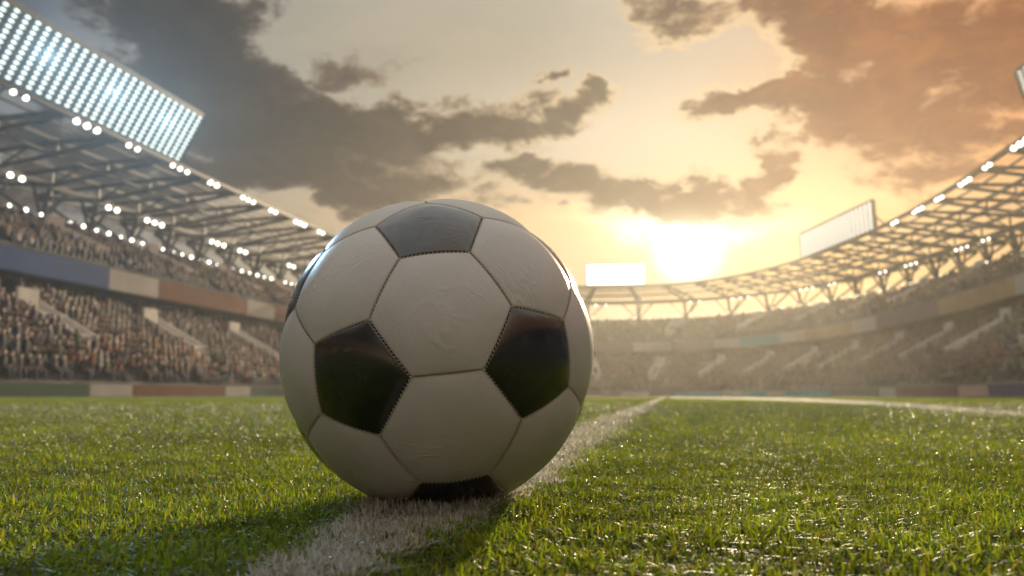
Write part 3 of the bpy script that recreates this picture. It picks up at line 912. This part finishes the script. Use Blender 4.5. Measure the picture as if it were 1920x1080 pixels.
def person_mesh(pose):
    """one continuous seated or standing figure grown over a skeleton"""
    up = 0.42 if pose == 'standing' else 0.0
    hipz = .48 + up
    v = [(0, 0, hipz), (0, .02, hipz + .28), (0, .0, hipz + .50), (0, -.01, hipz + .62), (0, -.02, hipz + .74), (0, -.02, hipz + .82)]
    r = [(.17, .13), (.17, .12), (.18, .11), (.065, .065), (.095, .105), (.07, .08)]
    e = [(0, 1), (1, 2), (2, 3), (3, 4), (4, 5)]
    for sx_ in (-1, 1):
        b0 = len(v)
        v.append((sx_ * .2, 0, hipz + .47)); r.append((.07, .07)); e.append((2, b0))
        if pose == 'arms raised': arm = [(sx_ * .30, -.08, hipz + .66), (sx_ * .24, -.12, hipz + .95)]
        elif pose == 'standing': arm = [(sx_ * .26, .02, hipz + .2), (sx_ * .24, -.10, hipz - .02)]
        else: arm = [(sx_ * .25, -.04, hipz + .2), (sx_ * .12, -.28, hipz + .12)]
        for a, rr in zip(arm, (.055, .04)):
            v.append(a); r.append((rr, rr)); e.append((len(v) - 2, len(v) - 1))
        b0 = len(v)
        if pose == 'standing': leg = [(sx_ * .11, 0, hipz - .1), (sx_ * .12, -.02, .48), (sx_ * .12, .0, .08), (sx_ * .12, -.12, .04)]
        else: leg = [(sx_ * .10, -.05, hipz - .02), (sx_ * .13, -.42, .47), (sx_ * .13, -.40, .08), (sx_ * .13, -.52, .04)]
        for k, (a, rr) in enumerate(zip(leg, (.1, .075, .05, .045))):
            v.append(a); r.append((rr, rr)); e.append((0 if k == 0 else len(v) - 2, len(v) - 1))
    me = bpy.data.meshes.new('tmp'); me.from_pydata(v, e, [])
    o = bpy.data.objects.new('tmp', me); COL.objects.link(o)
    md = o.modifiers.new('s', 'SKIN'); md.use_smooth_shade = True
    for i, rr in enumerate(r): me.skin_vertices[0].data[i].radius = rr
    me.skin_vertices[0].data[0].use_root = True
    dg = bpy.context.evaluated_depsgraph_get()
    m2 = bpy.data.meshes.new_from_object(o.evaluated_get(dg)); m2.name = 'person'
    bpy.data.objects.remove(o); bpy.data.meshes.remove(me)
    m2.materials.clear()
    for m in (m_person, m_skin, m_hair, m_trous): m2.materials.append(m)
    for p in m2.polygons:
        c = p.center
        if c.z > hipz + .78 or (c.z > hipz + .64 and c.y > .01): p.material_index = 2
        elif c.z > hipz + .60 or (pose != 'arms raised' and math.hypot(c.x, 0) > .1 and c.y < -.22 and hipz < c.z < hipz + .25): p.material_index = 1
        elif c.z < hipz + .02 or (c.y < -.2 and c.z < hipz + .08): p.material_index = 3
    return m2


poses = {'seated': person_mesh('seated'), 'with arms raised': person_mesh('arms raised'), 'standing': person_mesh('standing')}
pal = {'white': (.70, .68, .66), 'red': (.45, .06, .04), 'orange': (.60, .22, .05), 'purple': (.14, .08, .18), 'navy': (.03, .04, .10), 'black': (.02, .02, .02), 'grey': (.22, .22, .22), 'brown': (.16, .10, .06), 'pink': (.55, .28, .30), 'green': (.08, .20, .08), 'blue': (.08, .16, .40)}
pk = list(pal)
seats = []
for tier, rows in (('lower', LROWS), ('upper', UROWS)):
    for ri, (o, h) in enumerate(rows):
        for s in np.arange(6, LEN - 6, .60):
            s2 = s + random.uniform(-.08, .08)
            g_ = (s - 10) % 13.0
            if (g_ < 1.0 or g_ > 12.0): continue
            fill = .5 + .5 * math.sin(s * .11 + ri * .25) * math.sin(s * .047 + 1 + ri * .1)
            if random.random() > (.92 if fill > .2 else .45): continue
            p = pt(s2, o + .1, h - .02); u = u_of(p)
            if -500 < u < 2500: seats.append((p, tier, ri, s2, u))
ordr = sorted([q for q in seats if -20 < q[4] < 1935 and q[1] == 'lower' and not 560 < q[4] < 1100], key=lambda q: (q[0].length))
indiv = set(id(q) for q in ordr[:300])


def pick(u, s, ri, tier):
    if tier == 'upper': w_ = dict(navy=4, black=5, grey=3, blue=2, brown=2, white=1, purple=1)
    elif u < 120: w_ = dict(purple=5, navy=3, black=4, grey=2, white=1, brown=1)
    elif u < 700 and ri < 6: w_ = dict(brown=4, red=2.5, orange=2, black=4, white=1.5, grey=2, purple=1)
    elif u < 700: w_ = dict(brown=3, white=1.5, grey=3, black=4, navy=3, pink=.6, purple=2)
    elif u > 1650: w_ = dict(black=4, brown=2, green=2, white=2, red=1, pink=1, purple=1.5, grey=2, blue=.7)
    else: w_ = dict(brown=4, orange=1.5, black=2, grey=2, white=1)
    return random.choices(list(w_), list(w_.values()))[0]


ordn = ['front', 'second', 'third', 'fourth', 'fifth', 'sixth', 'seventh', 'eighth', 'ninth', 'tenth', 'eleventh', 'twelfth', 'top']
low_v, low_f, low_c = [], [], []
tv = np.array([(-.2, -.1, .42), (.2, -.1, .42), (.2, .12, .42), (-.2, .12, .42), (-.24, -.08, .95), (.24, -.08, .95), (.24, .1, .95), (-.24, .1, .95),
               (-.06, -.06, 1.02), (.06, -.06, 1.02), (.06, .06, 1.02), (-.06, .06, 1.02), (-.1, -.11, 1.12), (.1, -.11, 1.12), (.1, .1, 1.12), (-.1, .1, 1.12), (0, 0, 1.28),
               (-.2, -.5, .42), (.2, -.5, .42), (.2, -.5, .55), (-.2, -.5, .55), (-.2, -.1, .55), (.2, -.1, .55), (-.16, -.5, 0), (.16, -.5, 0), (.16, -.38, 0), (-.16, -.38, 0)])
tf = [(0, 1, 5, 4), (1, 2, 6, 5), (2, 3, 7, 6), (3, 0, 4, 7), (4, 5, 9, 8), (5, 6, 10, 9), (6, 7, 11, 10), (7, 4, 8, 11), (8, 9, 13, 12), (9, 10, 14, 13), (10, 11, 15, 14), (11, 8, 12, 15), (12, 13, 16), (13, 14, 16), (14, 15, 16), (15, 12, 16),
      (17, 18, 19, 20), (20, 19, 22, 21), (17, 20, 21, 0), (18, 1, 22, 19), (23, 24, 18, 17)]
PV, PCc = [], []
for q in seats:
    p, tier, ri, s, u = q
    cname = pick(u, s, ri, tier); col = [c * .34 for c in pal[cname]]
    a = np.interp(s, sg, tx); bb_ = np.interp(s, sg, ty); yaw = math.atan2(-bb_, -a) + PI + PI     # faces the pitch
    # local -y must point inward (towards the pitch): inward = (ty, -tx)
    yaw = math.atan2(bb_, -a) if False else math.atan2(float(-a), float(bb_)) + PI / 2
    if id(q) in indiv:
        pose = random.choices(['seated', 'with arms raised', 'standing'], [6, 2, 2])[0]
        o = bpy.data.objects.new('person', poses[pose]); COL.objects.link(o)
        o.location = p; o.rotation_euler = (0, 0, yaw + random.uniform(-.25, .25)); k = random.uniform(.93, 1.07); o.scale = (k, k, k)
        o.color = (*[min(1, c * random.uniform(.8, 1.2)) for c in col], 1)
        bi = max(i for i in range(len(bs)) if bs[i][0] <= max(u, -900)); side = 'left' if u < 960 else 'right'
        end_ = ('left end', 'middle', 'right end')[min(2, int(3 * (u - max(bs[bi][0], 0)) / max(1, min(bs[bi + 1][0], 1920) - max(bs[bi][0], 0))))]
        near_b = bs[bi][1]; prev_b = bs[bi - 1][1] if bi else 'end'
        tag(o, f'{pose.replace("with ", "")} person in {cname} top, {ordn[ri]} row above {end_} of {near_b} board, {side}', 'person', 'spectators in the lower tier')
    else:
        k = random.uniform(.92, 1.08); lift = .35 if random.random() < .2 else 0
        c, s_1 = math.cos(yaw), math.sin(yaw)
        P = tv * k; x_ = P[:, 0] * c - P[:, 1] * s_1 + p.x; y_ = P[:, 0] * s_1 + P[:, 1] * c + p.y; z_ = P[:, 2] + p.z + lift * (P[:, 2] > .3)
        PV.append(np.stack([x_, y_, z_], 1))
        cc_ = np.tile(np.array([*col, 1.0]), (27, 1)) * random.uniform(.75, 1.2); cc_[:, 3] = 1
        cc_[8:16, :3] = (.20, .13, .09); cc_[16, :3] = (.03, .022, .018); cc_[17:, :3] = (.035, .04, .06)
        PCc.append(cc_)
N = len(PV)
me = bpy.data.meshes.new('crowd')
V_ = np.concatenate(PV).astype(np.float32)
loops = np.concatenate([np.array(f) for f in tf]); lens = np.array([len(f) for f in tf]); starts = np.concatenate([[0], np.cumsum(lens)[:-1]])
me.vertices.add(len(V_)); me.vertices.foreach_set('co', V_.reshape(-1))
me.loops.add(N * len(loops)); me.loops.foreach_set('vertex_index', ((np.arange(N) * 27)[:, None] + loops[None]).reshape(-1).astype(np.int32))
me.polygons.add(N * len(tf)); me.polygons.foreach_set('loop_start', ((np.arange(N) * len(loops))[:, None] + starts[None]).reshape(-1).astype(np.int32))
me.update(calc_edges=True)
a = me.color_attributes.new('tint', 'FLOAT_COLOR', 'POINT'); a.data.foreach_set('color', np.concatenate(PCc).astype(np.float32).reshape(-1))
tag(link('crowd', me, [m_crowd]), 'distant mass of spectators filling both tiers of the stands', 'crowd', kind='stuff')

# ------------------------------------------------------------------ haze
m_haze = bpy.data.materials.new('haze'); m_haze.use_nodes = True
t = m_haze.node_tree
for n in list(t.nodes): t.nodes.remove(n)
pv = t.nodes.new('ShaderNodeVolumePrincipled'); pv.inputs['Color'].default_value = (.95, .93, .88, 1)
pv.inputs['Density'].default_value = .00078; pv.inputs['Anisotropy'].default_value = .67
om = t.nodes.new('ShaderNodeOutputMaterial'); t.links.new(pv.outputs[0], om.inputs['Volume'])
mb = MB(); mb.box((0, 0, 12.5), (2 * G + 20, 2 * G + 20, 27)); hz = mb.build('haze', m_haze)
tag(hz, 'warm evening haze filling the stadium', 'haze', kind='stuff')
